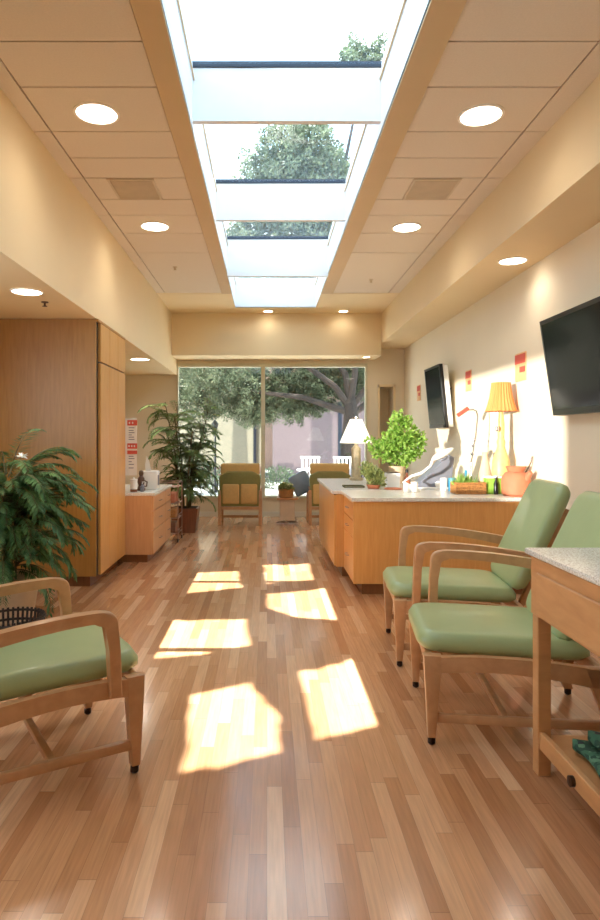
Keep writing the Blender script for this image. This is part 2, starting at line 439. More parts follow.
XF = -1.275
t = thing('side_counter', 'low maple drawer counter with pale top beyond the tall cabinet', 'counter', (XF, 7.18, 0))
LC = 1.3
B().box(-1.6, -.02, 0, LC, .09, .75).done('body', M['lowwood'], t)
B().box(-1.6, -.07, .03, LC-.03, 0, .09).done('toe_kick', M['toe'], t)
B().box(-1.6, .02, -.004, LC+.01, .75, .785, bev=.005).done('countertop', M['stonel'], t)
def drawer(t, y0, y1, z0, z1, name='drawer', hz=None):
    d = B().box(-.02, 0, y0+.004, y1-.004, z0+.004, z1-.004, bev=.003, seg=1).done(name, M['lowwood'] if t['category'] == 'counter' else M['deskwood'], t)
    ym = (y0+y1)/2; z = (z0+z1)/2 if hz is None else hz; L = .06
    B().tube([(0, ym-L, z), (.022, ym-L, z), (.026, ym, z), (.022, ym+L, z), (0, ym+L, z)], .004, 6).done('handle', M['metal'], d, True)
for (z0, z1) in ((.58, .75), (.36, .58), (.09, .36)): drawer(t, 0, .86, z0, z1)
for (z0, z1) in ((.58, .75), (.36, .58)): drawer(t, .86, LC, z0, z1)
drawer(t, .86, LC, .09, .36, 'door')

# things on the side counter
CZ = .785
t = thing('paper_dispenser', 'white box shaped paper dispenser on the side counter', 'dispenser', (-1.41, 7.72, CZ))
B().box(-.10, .10, -.09, .09, 0, .22, bev=.012).done('casing', M['white'], t, True)
B().box(.1, .104, -.05, .05, .05, .17).done('window_slot', M['greybox'], t)
b = B(); b.prism([(-.05, .21), (.02, .21), (.0, .32), (-.035, .40), (-.05, .3)], 'y', -.05, -.035)
b.done('paper_sheet', M['paper'], t)
t = thing('figurine', 'dark brown glazed figurine between white jar and paper dispenser', 'figurine', (-1.475, 7.5, CZ))
B().lathe([(.045, 0), (.05, .02), (.03, .06), (.045, .1), (.04, .14), (.02, .17), (.028, .2), (.022, .23), (.001, .24)], n=16).done('body', M['brownfig'], t, True)
B().tube([(.03, 0, .12), (.07, 0, .1), (.065, 0, .05), (.03, 0, .05)], .009, 6).done('arm', M['brownfig'], t, True)
t = thing('jar', 'short white lidded jar on a wooden foot beside the tall cabinet', 'jar', (-1.52, 7.30, CZ))
B().lathe([(.035, .03), (.042, .035), (.042, .12), (.036, .13)], n=20).done('body', M['white'], t, True)
B().lathe([(.044, .13), (.044, .145), (.01, .15), (.01, .165), (.001, .168)], n=20).done('lid', M['white'], t, True)
B().lathe([(.04, 0), (.04, .03)], n=20).done('foot', M['redbrown'], t, True)
t = thing('soap_bottle', 'small clear soap bottle with pump at the counter edge', 'bottle', (-1.43, 7.34, CZ))
B().lathe([(.022, 0), (.025, .01), (.025, .06), (.01, .075), (.01, .09)], n=16).done('body', M['greybox'], t, True)
B().tube([(0, 0, .09), (0, 0, .11), (.03, 0, .112)], .005, 6).done('pump', M['white'], t, True)
# notice boards: literature holder on the end of the cabinet
t = thing('notice_holder', 'clear hanging holder with red and white notices at the tall cabinet end', 'sign', (-1.515, 7.172, 1.0))
B().box(-.12, .055, 0, .006, -.02, .62, bev=.002, seg=1).done('backing', M['paper'], t)
for (z0, z1, m, nm) in ((.54, .60, 'red', 'red_notice'), (.28, .34, 'red', 'red_notice'), (.22, .26, 'red', 'red_notice')):
    B().box(-.05, .06, -.005, 0, z0, z1).done(nm, M[m], t)
for z, x1 in ((.51, .03), (.48, .02), (.455, .03), (.43, .0), (.405, .025), (.38, .03), (.19, .02), (.165, .03), (.13, .0), (.10, .025), (.06, .02)):
    B().box(-.035, x1, -.002, 0, z, z+.009).done('printed_line', M['greybox'], t)
for (x, z) in ((-.03, .31), (.0, .31), (.03, .31), (-.025, .57), (.01, .57)):
    B().box(x-.007, x+.007, -.007, -.005, z-.01, z+.01).done('white_symbol', M['paper'], t)
for z in (.61, .35): B().box(-.06, .06, -.008, -.0055, z-.006, z).done('clip', M['white'], t)

# wire cart at the end of the counter
t = thing('wire_cart', 'narrow wire rack on casters at the end of the side counter', 'cart', (-1.36, 8.75, 0))
b = B()
for sx in (-.17, .17):
    for sy in (-.2, .2): b.tube([(sx, sy, .05), (sx, sy, .8)], .008, 6)
b.tube([(-.17, -.2, .8), (.17, -.2, .8), (.17, .2, .8), (-.17, .2, .8), (-.17, -.2, .8)], .008, 6)
b.done('frame', M['metal'], t, True)
for k, z in enumerate((.12, .32, .52, .74)):
    b = B()
    for i in range(8): b.tube([(-.17, -.2+i*.057, z), (.17, -.2+i*.057, z)], .003, 4)
    for sx in (-.17, 0, .17): b.tube([(sx, -.2, z), (sx, .2, z)], .004, 4)
    b.tube([(.17, -.2, z+.05), (.17, .2, z+.05)], .004, 4)
    b.done('shelf', M['metal'], t, True)
for sx in (-.17, .17):
    for sy in (-.2, .2):
        B().lathe([(.001, -.012), (.024, -.01), (.024, .01), (.001, .012)], n=14, mtx=Matrix.Translation((sx, sy, .025)) @ Matrix.Rotation(pi/2, 4, 'Y')).done('caster', M['brass'], t, True)
for k, (z, m, w2, h) in enumerate(((.124, 'redbrown', .13, .13), (.324, 'basket', .13, .12), (.524, 'terra', .12, .13))):
    o = B().box(-w2, w2, -.15, .15, 0, h, bev=.01).done('storage_bin', M[m], None, True); o.location = (-1.36, 8.75, z+.003)
    tag(o, ('dark red brown bin on the lowest shelf of the wire rack', 'wicker bin on the middle shelf of the wire rack', 'terracotta coloured bin on the upper shelf of the wire rack')[k], 'bin', 'bins on the wire rack')

# ------------------------------------------------------------------ reception desk on the right
DZ = .87
t = thing('reception_desk', 'golden maple desk with pale top and plain panel facing the viewer', 'desk', (.77, 5.7, 0))
B().box(.02, WR-.77-.002, .02, .72, .1, .83).done('body', M['deskwood'], t)
B().box(0, WR-.77-.002, 0, .02, .1, .83).done('front_panel', M['deskwood'], t)
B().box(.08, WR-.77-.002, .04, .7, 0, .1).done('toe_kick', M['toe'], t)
B().box(-.02, WR-.77-.002, -.025, .74, .835, DZ, bev=.006).done('countertop', M['stonel'], t)
for (z0, z1) in ((.66, .83), (.5, .66), (.1, .5)):
    d = B().box(0, .02, .024, .716, z0+.004, z1-.004, bev=.002, seg=1).done('drawer', M['deskwood'], t)
    ym = .37; z = (z0+z1)/2
    B().tube([(0, ym-.06, z), (-.022, ym-.06, z), (-.025, ym, z), (-.022, ym+.06, z), (0, ym+.06, z)], .004, 6).done('handle', M['metal'], d, True)
t = thing('rear_desk_unit', 'set back maple desk unit with doors behind the front desk', 'desk', (.68, 6.46, 0))
B().box(.02, WR-.68-.002, 0.0, 1.9, .1, .83).done('body', M['deskwood'], t)
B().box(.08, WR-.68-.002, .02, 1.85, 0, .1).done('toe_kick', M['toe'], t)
B().box(-.02, WR-.68-.002, -.0, 1.94, .835, DZ, bev=.006).done('countertop', M['stone'], t)
for i in range(3): B().box(0, .02, .01+i*.63, .63+i*.63, .11, .825, bev=.002, seg=1).done('door', M['doorwood'], t)

def leaf(bm, p, d, n, L, w):
    """one pointed leaf: 4 vertices, slightly folded"""
    d = d.normalized(); s_ = d.cross(n)
    if s_.length < 1e-4: s_ = d.orthogonal()
    s_.normalize(); nn = s_.cross(d)
    a = bm.verts.new(p); m1 = bm.verts.new(p+d*L*.45+s_*w+nn*w*.3); e = bm.verts.new(p+d*L-nn*w*.2); m2 = bm.verts.new(p+d*L*.45-s_*w+nn*w*.3)
    bm.faces.new((a, m1, e)); bm.faces.new((a, e, m2))
def rv():
    v = Vector((random.gauss(0, 1), random.gauss(0, 1), random.gauss(0, 1)))
    return v.normalized()

# on the desks
t = thing('table_lamp', 'table lamp with wide white cone shade at the far desk end', 'lamp', (1.12, 8.05, DZ))
B().lathe([(.085, 0), (.085, .03), (.06, .04), (.058, .40), (.03, .43), (.012, .47)], n=20).done('base', M['stonebase'], t, True)
B().lathe([(.205, .47), (.202, .472), (.075, .765), (.07, .765), (.2, .468)], n=40).done('lamp_shade', M['shadew'], t, True)
B().lathe([(.006, .76), (.006, .78), (.018, .79), (.001, .81)], n=12).done('finial', M['chrome'], t, True)
l = bpy.data.lights.new('lamp_bulb', 'POINT'); l.energy = 8; l.color = (1, .82, .6); l.shadow_soft_size = .04
lo = bpy.data.objects.new('lamp_bulb', l); C.objects.link(lo); lo.location = (0, 0, .58); lo.parent = t

def bush(name, label, loc, pot, lobes, n, L, w, m, potm, cat='plant', up=.3):
    t = thing(name, label, cat, loc)
    pr, ph = pot
    B().lathe([(pr*.75, 0), (pr, ph*.92), (pr*1.06, ph*.93), (pr*1.06, ph), (pr*.92, ph), (pr*.9, ph*.9)], n=24).done('pot', M[potm], t, True)
    B().lathe([(pr*.9, ph*.88), (.001, ph*.9)], n=20).done('soil', M['soil'], t)
    b = B()
    for (c, r) in lobes:
        b.tube([(0, 0, ph*.85), (c[0]*.4, c[1]*.4, (c[2]+ph)*.5), c], [.006, .004, .002], 5)
    b.done('stem', M['stick'], t, True)
    b = B()
    tot = sum(r**2 for c, r in lobes)
    for (c, r) in lobes:
        for k in range(int(n*r*r/tot)):
            v = rv(); p = Vector(c)+v*r*(random.random()**.4)
            d = (v+Vector((0, 0, up))+rv()*.8)
            leaf(b.bm, p, d, rv(), L*random.uniform(.7, 1.2), w*random.uniform(.7, 1.2))
    b.done('foliage', M[m], t)
    return t
bush('potted_bush', 'bright lime green leafy potted plant on the desk by the wall', (1.53, 7.55, DZ), (.1, .2),
     [((.04, 0, .38), .19), ((-.14, 0, .36), .12), ((.18, 0, .42), .14), ((.08, 0, .56), .16), ((-.08, .0, .48), .12), ((.25, -.02, .52), .07), ((.02, 0, .70), .1), ((.1, 0, .72), .07), ((-.26, 0, .42), .07), ((-.32, 0, .5), .04), ((.02, 0, .82), .04)], 2200, .055, .018, 'lime', 'potw')
bush('trailing_plant', 'small olive green trailing plant in front of the white lamp', (1.2, 7.3, DZ), (.05, .07),
     [((0, 0, .12), .08), ((-.07, 0, .18), .07), ((.07, 0, .1), .07)], 500, .04, .012, 'sagel', 'terra')
t = bush('tray_plant', 'small bushy herb plant in a flat terracotta tray on the desk', (1.12, 6.72, DZ), (.075, .04),
     [((0, 0, .1), .07), ((-.06, 0, .17), .055), ((.06, 0, .08), .06), ((-.02, 0, .2), .05)], 700, .035, .01, 'sagel', 'terra')
o = B().lathe([(.08, 0), (.09, .004), (.09, .014), (.08, .014), (.075, .006)], n=24).done('saucer', M['terra'], None, True)
o.location = (1.30, 6.60, DZ); tag(o, 'shallow terracotta saucer on the desk right of the herb plant', 'saucer')
t = thing('letter_tray', 'flat dark green tray lying on the desk left of the herb plant', 'tray', (.93, 6.9, DZ))
B().box(-.11, .11, -.08, .08, 0, .008, bev=.003, seg=1).done('base', M['stick'], t)
b = B(); b.box(-.11, .11, .074, .08, .008, .02); b.box(.104, .11, -.08, .074, .008, .02); b.box(-.11, -.104, -.08, .074, .008, .02)
b.done('rim', M['stick'], t)
t = thing('square_planter', 'white square planter on the desk behind the terracotta saucer', 'planter', (1.36, 6.95, DZ))
B().prism([(-.065, 0), (.065, 0), (.075, .15), (-.075, .15)], 'y', -.07, .07, bev=.004).done('pot', M['white'], t)
B().box(-.06, .06, -.06, .06, .15, .154).done('soil', M['soil'], t)
t = thing('candle_bottle', 'small terracotta bottle with dark stopper beside the white planter', 'bottle', (1.53, 7.0, DZ))
B().lathe([(.03, 0), (.034, .01), (.034, .09), (.014, .12), (.012, .15)], n=18).done('body', M['terra'], t, True)
B().lathe([(.016, .15), (.018, .18), (.001, .19)], n=14).done('stopper', M['black'], t, True)
for k, (x, y, r, h, lab) in enumerate(((1.36+.0, 6.25, .028, .085, 'white mug on the desk, left of the two by the exam lamp'), (1.44, 6.25, .032, .10, 'taller white mug on the desk beside the smaller mug'))):
    o = B().lathe([(r*.85, 0), (r, .005), (r, h), (r*.9, h), (r*.85, .01), (.001, .008)], n=24).done('mug', M['white'], None, True)
    o.location = (x, y, DZ); tag(o, lab, 'mug', 'white mugs on the desk')
# grey tilted monitor / hood and exam lamp
t = thing('tilted_console', 'grey wedge shaped console leaning up towards the wall on the desk', 'console', (1.72, 6.75, DZ))
B().prism([(-.20, 0), (.20, 0), (.20, .06), (.23, .33), (.16, .36), (.02, .20), (-.10, .10)], 'y', -.10, .12, bev=.012).done('body', M['greybox'], t, True)
B().lathe([(.001, -.004), (.035, -.004), (.035, .006), (.001, .006)], n=20, mtx=Matrix.Translation((.06, -.105, .05)) @ Matrix.Rotation(pi/2, 4, 'X')).done('dial', M['white'], t, True)
B().box(-.24, .26, -.13, .14, 0, .02, bev=.006).done('foot', M['white'], t, True)
t = thing('exam_lamp', 'white swing arm lamp with oval head over the grey console', 'lamp', (1.46, 6.38, DZ))
B().lathe([(.07, 0), (.07, .02), (.03, .035), (.02, .05)], n=24).done('base', M['white'], t, True)
b = B(); b.tube([(0, 0, .04), (-.1, 0, .09), (-.02, 0, .15), (.08, 0, .18), (.17, 0, .25), (.20, 0, .33)], [.016, .014, .015, .015, .014, .012], 12)
b.done('arm', M['white'], t, True)
B().ell((.29, 0, .37), (.125, .07, .035), rot=Matrix.Rotation(radians(-28), 4, 'Y')).done('lamp_head', M['white'], t, True)
B().ell((.30, 0, .325), (.05, .03, .02), rot=Matrix.Rotation(radians(-28), 4, 'Y')).done('bulb_cover', M['greybox'], t, True)
# small cups, basket, pen, green box
for k, (px, m, lab) in enumerate(((441, 'white', 'small white tumbler on the desk left of the blue tumbler'), (449, 'blue', 'small blue tumbler on the desk left of the wicker basket'))):
    p = at(px, 489, 6.5)
    o = B().lathe([(.03, 0), (.034, .004), (.036, .13), (.032, .13), (.03, .01), (.001, .008)], n=22).done('tumbler', M[m], None, True)
    o.location = (p.x, 6.4-.0*k, DZ); tag(o, lab, 'cup', 'tumblers on the desk')
bx = (468-267)*6.1/F
t = thing('wicker_basket', 'low rectangular wicker basket holding grasses on the desk', 'basket', (bx, 6.1, DZ))
b = B()
for k in range(26):
    x = -.135+k*.27/25
    for y in (-.085, .085): b.tube([(x, y*.9, .008), (x, y, .10+.012*random.random())], .006, 5)
for z in (.01, .045, .08, .105):
    pts = [(-.14, -.09, z), (.14, -.09, z), (.14, .09, z), (-.14, .09, z), (-.14, -.09, z)]
    b.tube(pts, .008, 6)
for k in range(12):
    y = -.085+k*.17/11
    for x in (-.14, .14): b.tube([(x, y, .008), (x, y, .1)], .006, 5)
b.done('woven_frame', M['basket'], t, True)
B().box(-.13, .13, -.08, .08, 0, .01).done('bottom', M['basket'], t)
o = B()
for k in range(230):
    p = Vector((random.uniform(-.11, 0.04), random.uniform(-.06, .06), .015)); leaf(o.bm, p, Vector((random.gauss(0, .35), random.gauss(0, .2), 1)), rv(), random.uniform(.1, .2), .006)
o = o.done('grass_tuft', M['lime']); o.location = (bx, 6.1, DZ); tag(o, 'bright green grass tuft growing out of the wicker basket', 'plant')
o = B().lathe([(.012, 0), (.012, .2), (.008, .21), (.001, .215)], n=12).done('marker_pen', M['blue'], None, True)
o.location = (bx-.02, 6.1, DZ+.013); tag(o, 'tall blue marker standing upright in the wicker basket', 'pen')
t = thing('green_box', 'lime green box with white lid on the desk left of the terracotta jug', 'box', (2.15, 6.09, DZ))
B().box(-.075, .075, -.05, .05, 0, .15, bev=.005).done('body', M['limebox'], t, True)
B().box(-.08, .08, -.055, .055, .15, .17, bev=.004).done('lid', M['white'], t, True)
t = thing('bottle_dark', 'dark slim bottle between the green box and the jug', 'bottle', ((499-267)*6.02/F-.03, 6.02, DZ))
B().lathe([(.018, 0), (.02, .01), (.02, .1), (.008, .13), (.008, .16)], n=14).done('body', M['black'], t, True)
B().lathe([(.01, .16), (.01, .175), (.001, .177)], n=12).done('cap', M['white'], t, True)
# chrome stand with red tag
sx = (481-267)*6.6/F-.02
t = thing('task_lamp', 'thin chrome jointed stand with hooked top and red end tag', 'lamp', (sx, 6.85, DZ))
B().lathe([(.06, 0), (.06, .015), (.012, .022)], n=24).done('base', M['chrome'], t, True)
b = B(); b.tube([(0, 0, .02), (0, 0, .28)], .011, 10); b.tube([(0, 0, .26), (.05, 0, .56)], .007, 8)
b.tube([(.05, 0, .56), (.07, 0, .76), (.055, 0, .82), (.02, 0, .835), (-.03, 0, .83)], .008, 8)
b.done('pole', M['chrome'], t, True)
b = B(); b.ell((.01, -.0, .36), (.02, .014, .02)); b.ell((.02, 0, .45), (.018, .014, .018)); b.ell((.035, 0, .51), (.02, .014, .015)); b.done('joint', M['chrome'], t, True)
B().box(-.07, .07, -.018, .018, -.02, .02, mtx=Matrix.Translation((-.09, 0, .81)) @ Matrix.Rotation(radians(-35), 4, 'Y'), bev=.004).done('red_tag', M['red'], t)
# orange lamp
ox = (508-267)*6.6/F-.03
t = thing('table_lamp', 'tall turned table lamp with orange pleated shade behind the jug', 'lamp', (2.285, 6.25, DZ))
B().lathe([(.085, 0), (.085, .03), (.065, .05), (.08, .12), (.088, .2), (.08, .32), (.05, .40), (.035, .45), (.042, .49), (.03, .53), (.034, .66), (.026, .74), (.02, .82)], n=24).done('base', M['tancer'], t, True)
prof = []
b = B()
n_ = 48; rings = []
for (r, z) in ((.145, .79), (.13, .83), (.105, .92), (.088, 1.03), (.085, 1.07)):
    rings.append([b.bm.verts.new(((r+(.006 if k % 2 else -.004))*cos(2*pi*k/n_), (r+(.006 if k % 2 else -.004))*sin(2*pi*k/n_), z)) for k in range(n_)])
for a_, c_ in zip(rings, rings[1:]):
    for k in range(n_): b.bm.faces.new((a_[k], a_[(k+1) % n_], c_[(k+1) % n_], c_[k]))
b.done('lamp_shade', M['shadeo'], t, True)
b = B(); b.tube([(-.05, -.05, .80), (-.055, -.055, .68), (-.05, -.055, .63)], .003, 5); b.ell((-.055, -.055, .62), (.018, .012, .028)); b.done('pull_chain', M['chrome'], t, True)
# terracotta jug
t = thing('terracotta_jug', 'round terracotta jug with spout and wire handle at the desk end', 'jug', (2.285, 5.875, DZ))
B().lathe([(.105, 0), (.125, .02), (.13, .12), (.12, .18), (.09, .215), (.07, .22), (.09, .27), (.08, .27), (.06, .22)], n=32).done('body', M['terra'], t, True)
B().tube([(.06, -.09, .16), (.07, -.12, .2), (.08, -.14, .225)], [.035, .026, .02], 12).done('spout', M['terra'], t, True)
B().tube([(.08, 0, .2), (.12, 0, .27), (.14, 0, .31), (.148, 0, .36)], .006, 6).done('handle', M['brownfig'], t, True)
t = thing('white_vase', 'tall pale vase standing behind the green box by the wall', 'vase', (2.3, 6.75, DZ))
B().lathe([(.05, 0), (.06, .05), (.065, .15), (.04, .28), (.025, .34), (.035, .38), (.03, .38), (.02, .34)], n=24).done('body', M['potw'], t, True)

# ------------------------------------------------------------------ wall screens and cards
def tv(label, xt, xb, y0, y1, z0, z1, th, back, screenrot=0):
    t = thing('wall_screen', label, 'television', (0, 0, 0), 0, 'flat screens on the right wall')
    t.location = (xb, (y0+y1)/2, z0)
    h = (y1-y0)/2; H = z1-z0; lean = xt-xb
    def sheet(a0, a1, z_0, z_1, y_0, y_1):
        def X(z): return lean*z/H
        return [(X(z_0)+a0, z_0), (X(z_1)+a0, z_1), (X(z_1)+a1, z_1), (X(z_0)+a1, z_0)]
    B().prism(sheet(0, .045, 0, H, 0, 0), 'y', -h, h, bev=.008).done('bezel', M['black'], t)
    B().prism(sheet(-.002, .001, .05, H-.035, 0, 0), 'y', -h+.035, h-.035).done('screen', M['screen'], t)
    B().prism(sheet(.046, th, .01, H-.01, 0, 0), 'y', -h+.004, h-.004, bev=.01).done('rear_housing', M[back], t)
    xw = WR-t.location.x-.002
    B().box(min(lean*.5+th, xw-.03), xw, -.15, .15, H*.35, H*.65).done('wall_mount', M['black'], t)
    B().prism(sheet(-.012, .0, .0, .03, 0, 0), 'y', -h*.9, h*.9).done('speaker_bar', M['black'], t)
tv('large black flat screen tilted down from the right wall, nearest the viewer', 2.265, 2.38, 3.97, 5.33, 1.586, 2.366, .06, 'black')
tv('smaller black screen with white housing above the far desk', 2.22, 2.30, 8.25, 9.05, 1.535, 2.36, .11, 'white')
def card(label, y0, y1, z0, z1):
    t = thing('wall_card', label, 'picture', (WR, (y0+y1)/2, z0), 0, 'red and orange cards on the right wall')
    h = (y1-y0)/2; H = z1-z0
    B().box(-.012, -.001, -h, h, 0, H).done('panel', M['orange'], t)
    b = B(); b.box(-.014, -.012, -h, h, H*.62, H*.95); b.box(-.014, -.012, -h, h*.1, H*.3, H*.5); b.done('red_patch', M['red'], t)
card('small red and orange card on the wall right of the far screen', 7.66, 7.86, 1.97, 2.22)
card('larger red and orange card on the wall left of the near screen', 6.04, 6.29, 1.95, 2.22)
card('small faded card at the far wall corner above the bright plant', 10.2, 10.4, 2.0, 2.25)

# ------------------------------------------------------------------ chairs
def arc(p0, p1, p2, n=8):
    p0, p1, p2 = map(Vector, (p0, p1, p2)); return [(p0*(1-t)**2+p1*2*t*(1-t)+p2*t*t) for t in [i/n for i in range(n+1)]]
def ribbon(b, top, bot, y0, y1, bev=.008):
    b.prism([tuple(p) for p in top]+[tuple(p) for p in reversed(bot)], 'y', y0, y1, bev=bev)
def cushion(b, x0, x1, hw, z0, z1, dome=.02, r=.035, sag=0):
    """rounded pad with domed top"""
    nx, ny = 26, 26
    def sq(u): return u
    top, bot = [], []
    for i in range(nx+1):
        rt, rb = [], []
        for j in range(ny+1):
            u = i/nx*2-1; v = j/ny*2-1
            # pull corners round
            k = max(abs(u), abs(v)); 
            cu = math.copysign(abs(u)**.75, u); cv = math.copysign(abs(v)**.75, v)
            kk = (abs(cu)**9+abs(cv)**9)**(1/9) if (cu or cv) else 1
            m_ = max(abs(cu), abs(cv)); f = m_/kk if kk else 1
            x = (x0+x1)/2+cu*f*(x1-x0)/2; y = cv*f*hw
            e = max(0, (m_-.88)/.12)
            zt = z1+dome*(1-cu*cu)*(1-cv*cv)-r*(1-math.sqrt(max(0, 1-e*e)))
            zb = z0+r*.6*(1-math.sqrt(max(0, 1-e*e)))
            s_ = sag*((x-x0)/(x1-x0))*(1)
            rt.append(b.bm.verts.new((x, y, zt+s_))); rb.append(b.bm.verts.new((x, y, zb+s_)))
        top.append(rt); bot.append(rb)
    for i in range(nx):
        for j in range(ny):
            b.bm.faces.new((top[i][j], top[i+1][j], top[i+1][j+1], top[i][j+1]))
            b.bm.faces.new((bot[i][j], bot[i][j+1], bot[i+1][j+1], bot[i+1][j]))
    per = [(i, 0) for i in range(nx)]+[(nx, j) for j in range(ny)]+[(i, ny) for i in range(nx, 0, -1)]+[(0, j) for j in range(ny, 0, -1)]
    for k in range(len(per)):
        a, c = per[k], per[(k+1) % len(per)]
        b.bm.faces.new((top[a[0]][a[1]], bot[a[0]][a[1]], bot[c[0]][c[1]], top[c[0]][c[1]]))
    return b
def make_chair(label, loc, rz, arms=(1, 1), z_seat=.44, th=.09, az=.765, bs=0):
    t = thing('armchair', label, 'chair', loc, rz, 'green cushioned wooden armchairs')
    HW = .34
    # seat cushion
    cushion(B(), -.43, .35, HW-.03, z_seat-.055, z_seat+th-.055, .02, .04, sag=.02).done('seat', M['green'], t, True, 60)
    # backrest pad, reclined
    b = cushion(B(), 0, .72, HW-.035, -.045, .045, .02, .035)
    ang = radians(115)
    m_ = Matrix.Translation((-.42+bs, 0, .46)) @ Matrix.Rotation(-ang, 4, 'Y')
    bmesh.ops.transform(b.bm, matrix=m_, verts=b.bm.verts)
    b.done('backrest', M['green'], t, True, 60)
    for sgn, has in ((-1, arms[0]), (1, arms[1])):
        y0, y1 = sorted((sgn*(HW-.015), sgn*(HW+.02)))
        # side rail, arched below
        top = arc((-.46, .37), (-.05, .43), (.32, .40)); bot = arc((-.46, .28), (-.05, .375), (.30, .325))
        b = B(); ribbon(b, [(p[0], p[1]) for p in [Vector(q) for q in top]], [(p[0], p[1]) for p in bot], y0, y1, .007)
        b.done('side_rail', M['chairwood'], t, True, 35)
        # front leg
        b = B(); b.prism([(.255, .41), (.335, .41), (.33, .33), (.315, .035), (.28, .035), (.262, .3)], 'y', *sorted((sgn*(HW-.03), sgn*(HW+.022))), bev=.007)
        lg = b.done('leg', M['chairwood'], t, True, 35)
        B().lathe([(.012, 0), (.018, .006), (.018, .025), (.008, .036)], c=(.297, sgn*(HW-.004), 0), n=14).done('caster', M['brass'], lg, True)
        # rear leg raking back
        b = B(); b.prism([(-.36, .38), (-.44, .38), (-.54, .035), (-.495, .035)], 'y', *sorted((sgn*(HW-.03), sgn*(HW+.02))), bev=.006)
        lg = b.done('leg', M['chairwood'], t, True, 35)
        B().lathe([(.012, 0), (.018, .006), (.018, .025), (.008, .036)], c=(-.518, sgn*(HW-.004), 0), n=14).done('caster', M['brass'], lg, True)
        b = B(); b.box(-.495, .29, *sorted((sgn*(HW-.02), sgn*(HW+.008))), .10, .14, bev=.005)
        b.done('stretcher', M['chairwood'], t, True)
        if has:
            ys = sorted((sgn*(HW+.0), sgn*(HW+.052)))
            outer = [(.228, .35)]+[(.218, az-.16)]+arc((.212, az-.05), (.205, az), (.15, az), 5)+arc((.12, az+.003), (-.15, az+.006), (-.56, az-.07), 8)
            inner = [(.178, .35)]+[(.172, az-.16)]+arc((.168, az-.075), (.165, az-.043), (.13, az-.04), 4)+arc((.11, az-.04), (-.15, az-.04), (-.56, az-.135), 8)
            pts = [tuple(p) for p in outer]+[tuple(p) for p in reversed(inner)]
            b = B(); b.prism(pts, 'y', *ys, bev=.01, seg=3)
            b.done('armrest', M['chairwood'], t, True, 35)
    # front rail, thin curved lip below the cushion
    b = B(); b.prism([tuple(p) for p in arc((-HW+.03, .40), (0, .42), (HW-.03, .40))]+[tuple(p) for p in reversed(arc((-HW+.03, .34), (0, .385), (HW-.03, .34)))], 'x', .29, .32, bev=.005)
    b.done('front_rail', M['chairwood'], t, True, 35)
    b = B(); b.box(-.45, -.42, -HW+.02, HW-.02, .31, .38, bev=.004); b.done('rear_rail', M['chairwood'], t, True)
    b = B(); b.box(-.05, -.02, -HW+.015, HW-.015, .105, .135, bev=.004); b.done('cross_stretcher', M['chairwood'], t, True)
    # crossed seat supports
    b = B()
    b.tube([(.20, -.2, .36), (-.1, .1, .30), (-.3, .28, .32)], .012, 6); b.tube([(.20, .2, .36), (-.1, -.1, .31), (-.3, -.28, .32)], .012, 6)
    b.done('seat_support', M['chairwood'], t, True)
    # back frame rails behind the pad
    for sgn in (-1, 1):
        b = B(); b.prism([(-.44+bs, .33), (-.48+bs, .33), (-.765+bs, .95), (-.73+bs, .965)], 'y', *sorted((sgn*.16, sgn*.20)), bev=.005)
        b.done('back_post', M['chairwood'], t, True)
    return t
make_chair('green armchair with bentwood arms against the desk, farther of the right pair', (1.14, 4.24, 0), pi-radians(5))
make_chair('green chair behind the stone topped table, nearer of the right pair', (1.09, 3.23, 0), pi-radians(7), arms=(1, 0), bs=.12)
make_chair('green armchair alone on the left, turned towards the room', (-.985, 2.81, 0), radians(32), az=.70)

# back chairs by the window
def window_chair(label, loc, rz=0):
    t = thing('lounge_chair', label, 'chair', loc, rz, 'tan and olive lounge chairs at the window')
    # facing away (+y): the viewer sees the back
    b = B(); b.prism([(-.31, .30), (.31, .30), (.335, .72), (.325, .80), (.20, .86), (-.20, .86), (-.325, .80), (-.335, .72)], 'y', -.22, -.10, bev=.02, seg=3)
    b.done('backrest', M['olive'], t, True, 50)
    b = B(); b.box(-.315, .315, -.14, .06, .80, .985, bev=.03, seg=3); b.done('headrest', M['tan'], t, True, 50)
    for sx in (-.145, .145): B().box(sx-.135, sx+.135, -.245, -.205, .34, .66, bev=.025, seg=3).done('back_panel', M['tan'], t, True, 50)
    B().box(-.29, .29, -.12, .36, .30, .44, bev=.03).done('seat', M['olive'], t, True)
    for sx in (-1, 1):
        for yy in (-.22, .33): B().box(*sorted((sx*.30, sx*.352)), yy, yy+.05, 0, .56, bev=.005).done('leg', M['chairwood'], t)
        B().box(*sorted((sx*.28, sx*.335)), -.2, .38, .56, .60, bev=.008).done('armrest', M['chairwood'], t)
    B().box(-.30, .30, -.235, -.19, .25, .295).done('rear_rail', M['chairwood'], t)
    B().box(-.29, .29, .10, .13, .08, .12).done('stretcher', M['chairwood'], t)
    return t
c1 = window_chair('tan and olive lounge chair seen from behind before the left window pane', (-.435, 10.5, 0))
dup(c1, (1.02, 10.5, 0), 0, 'tan and olive lounge chair at the window half hidden by the desk')
# pillow
b = B(); cushion(b, -.17, .17, .18, -.03, .03, .05, .03)
o = b.done('cushion', M['pillow'], None, True, 60); o.location = (.57, 10.72, .64); o.rotation_euler = (radians(90), radians(-28), radians(-4))
tag(o, 'blue grey square cushion leaning between the side table and right lounge chair', 'cushion')
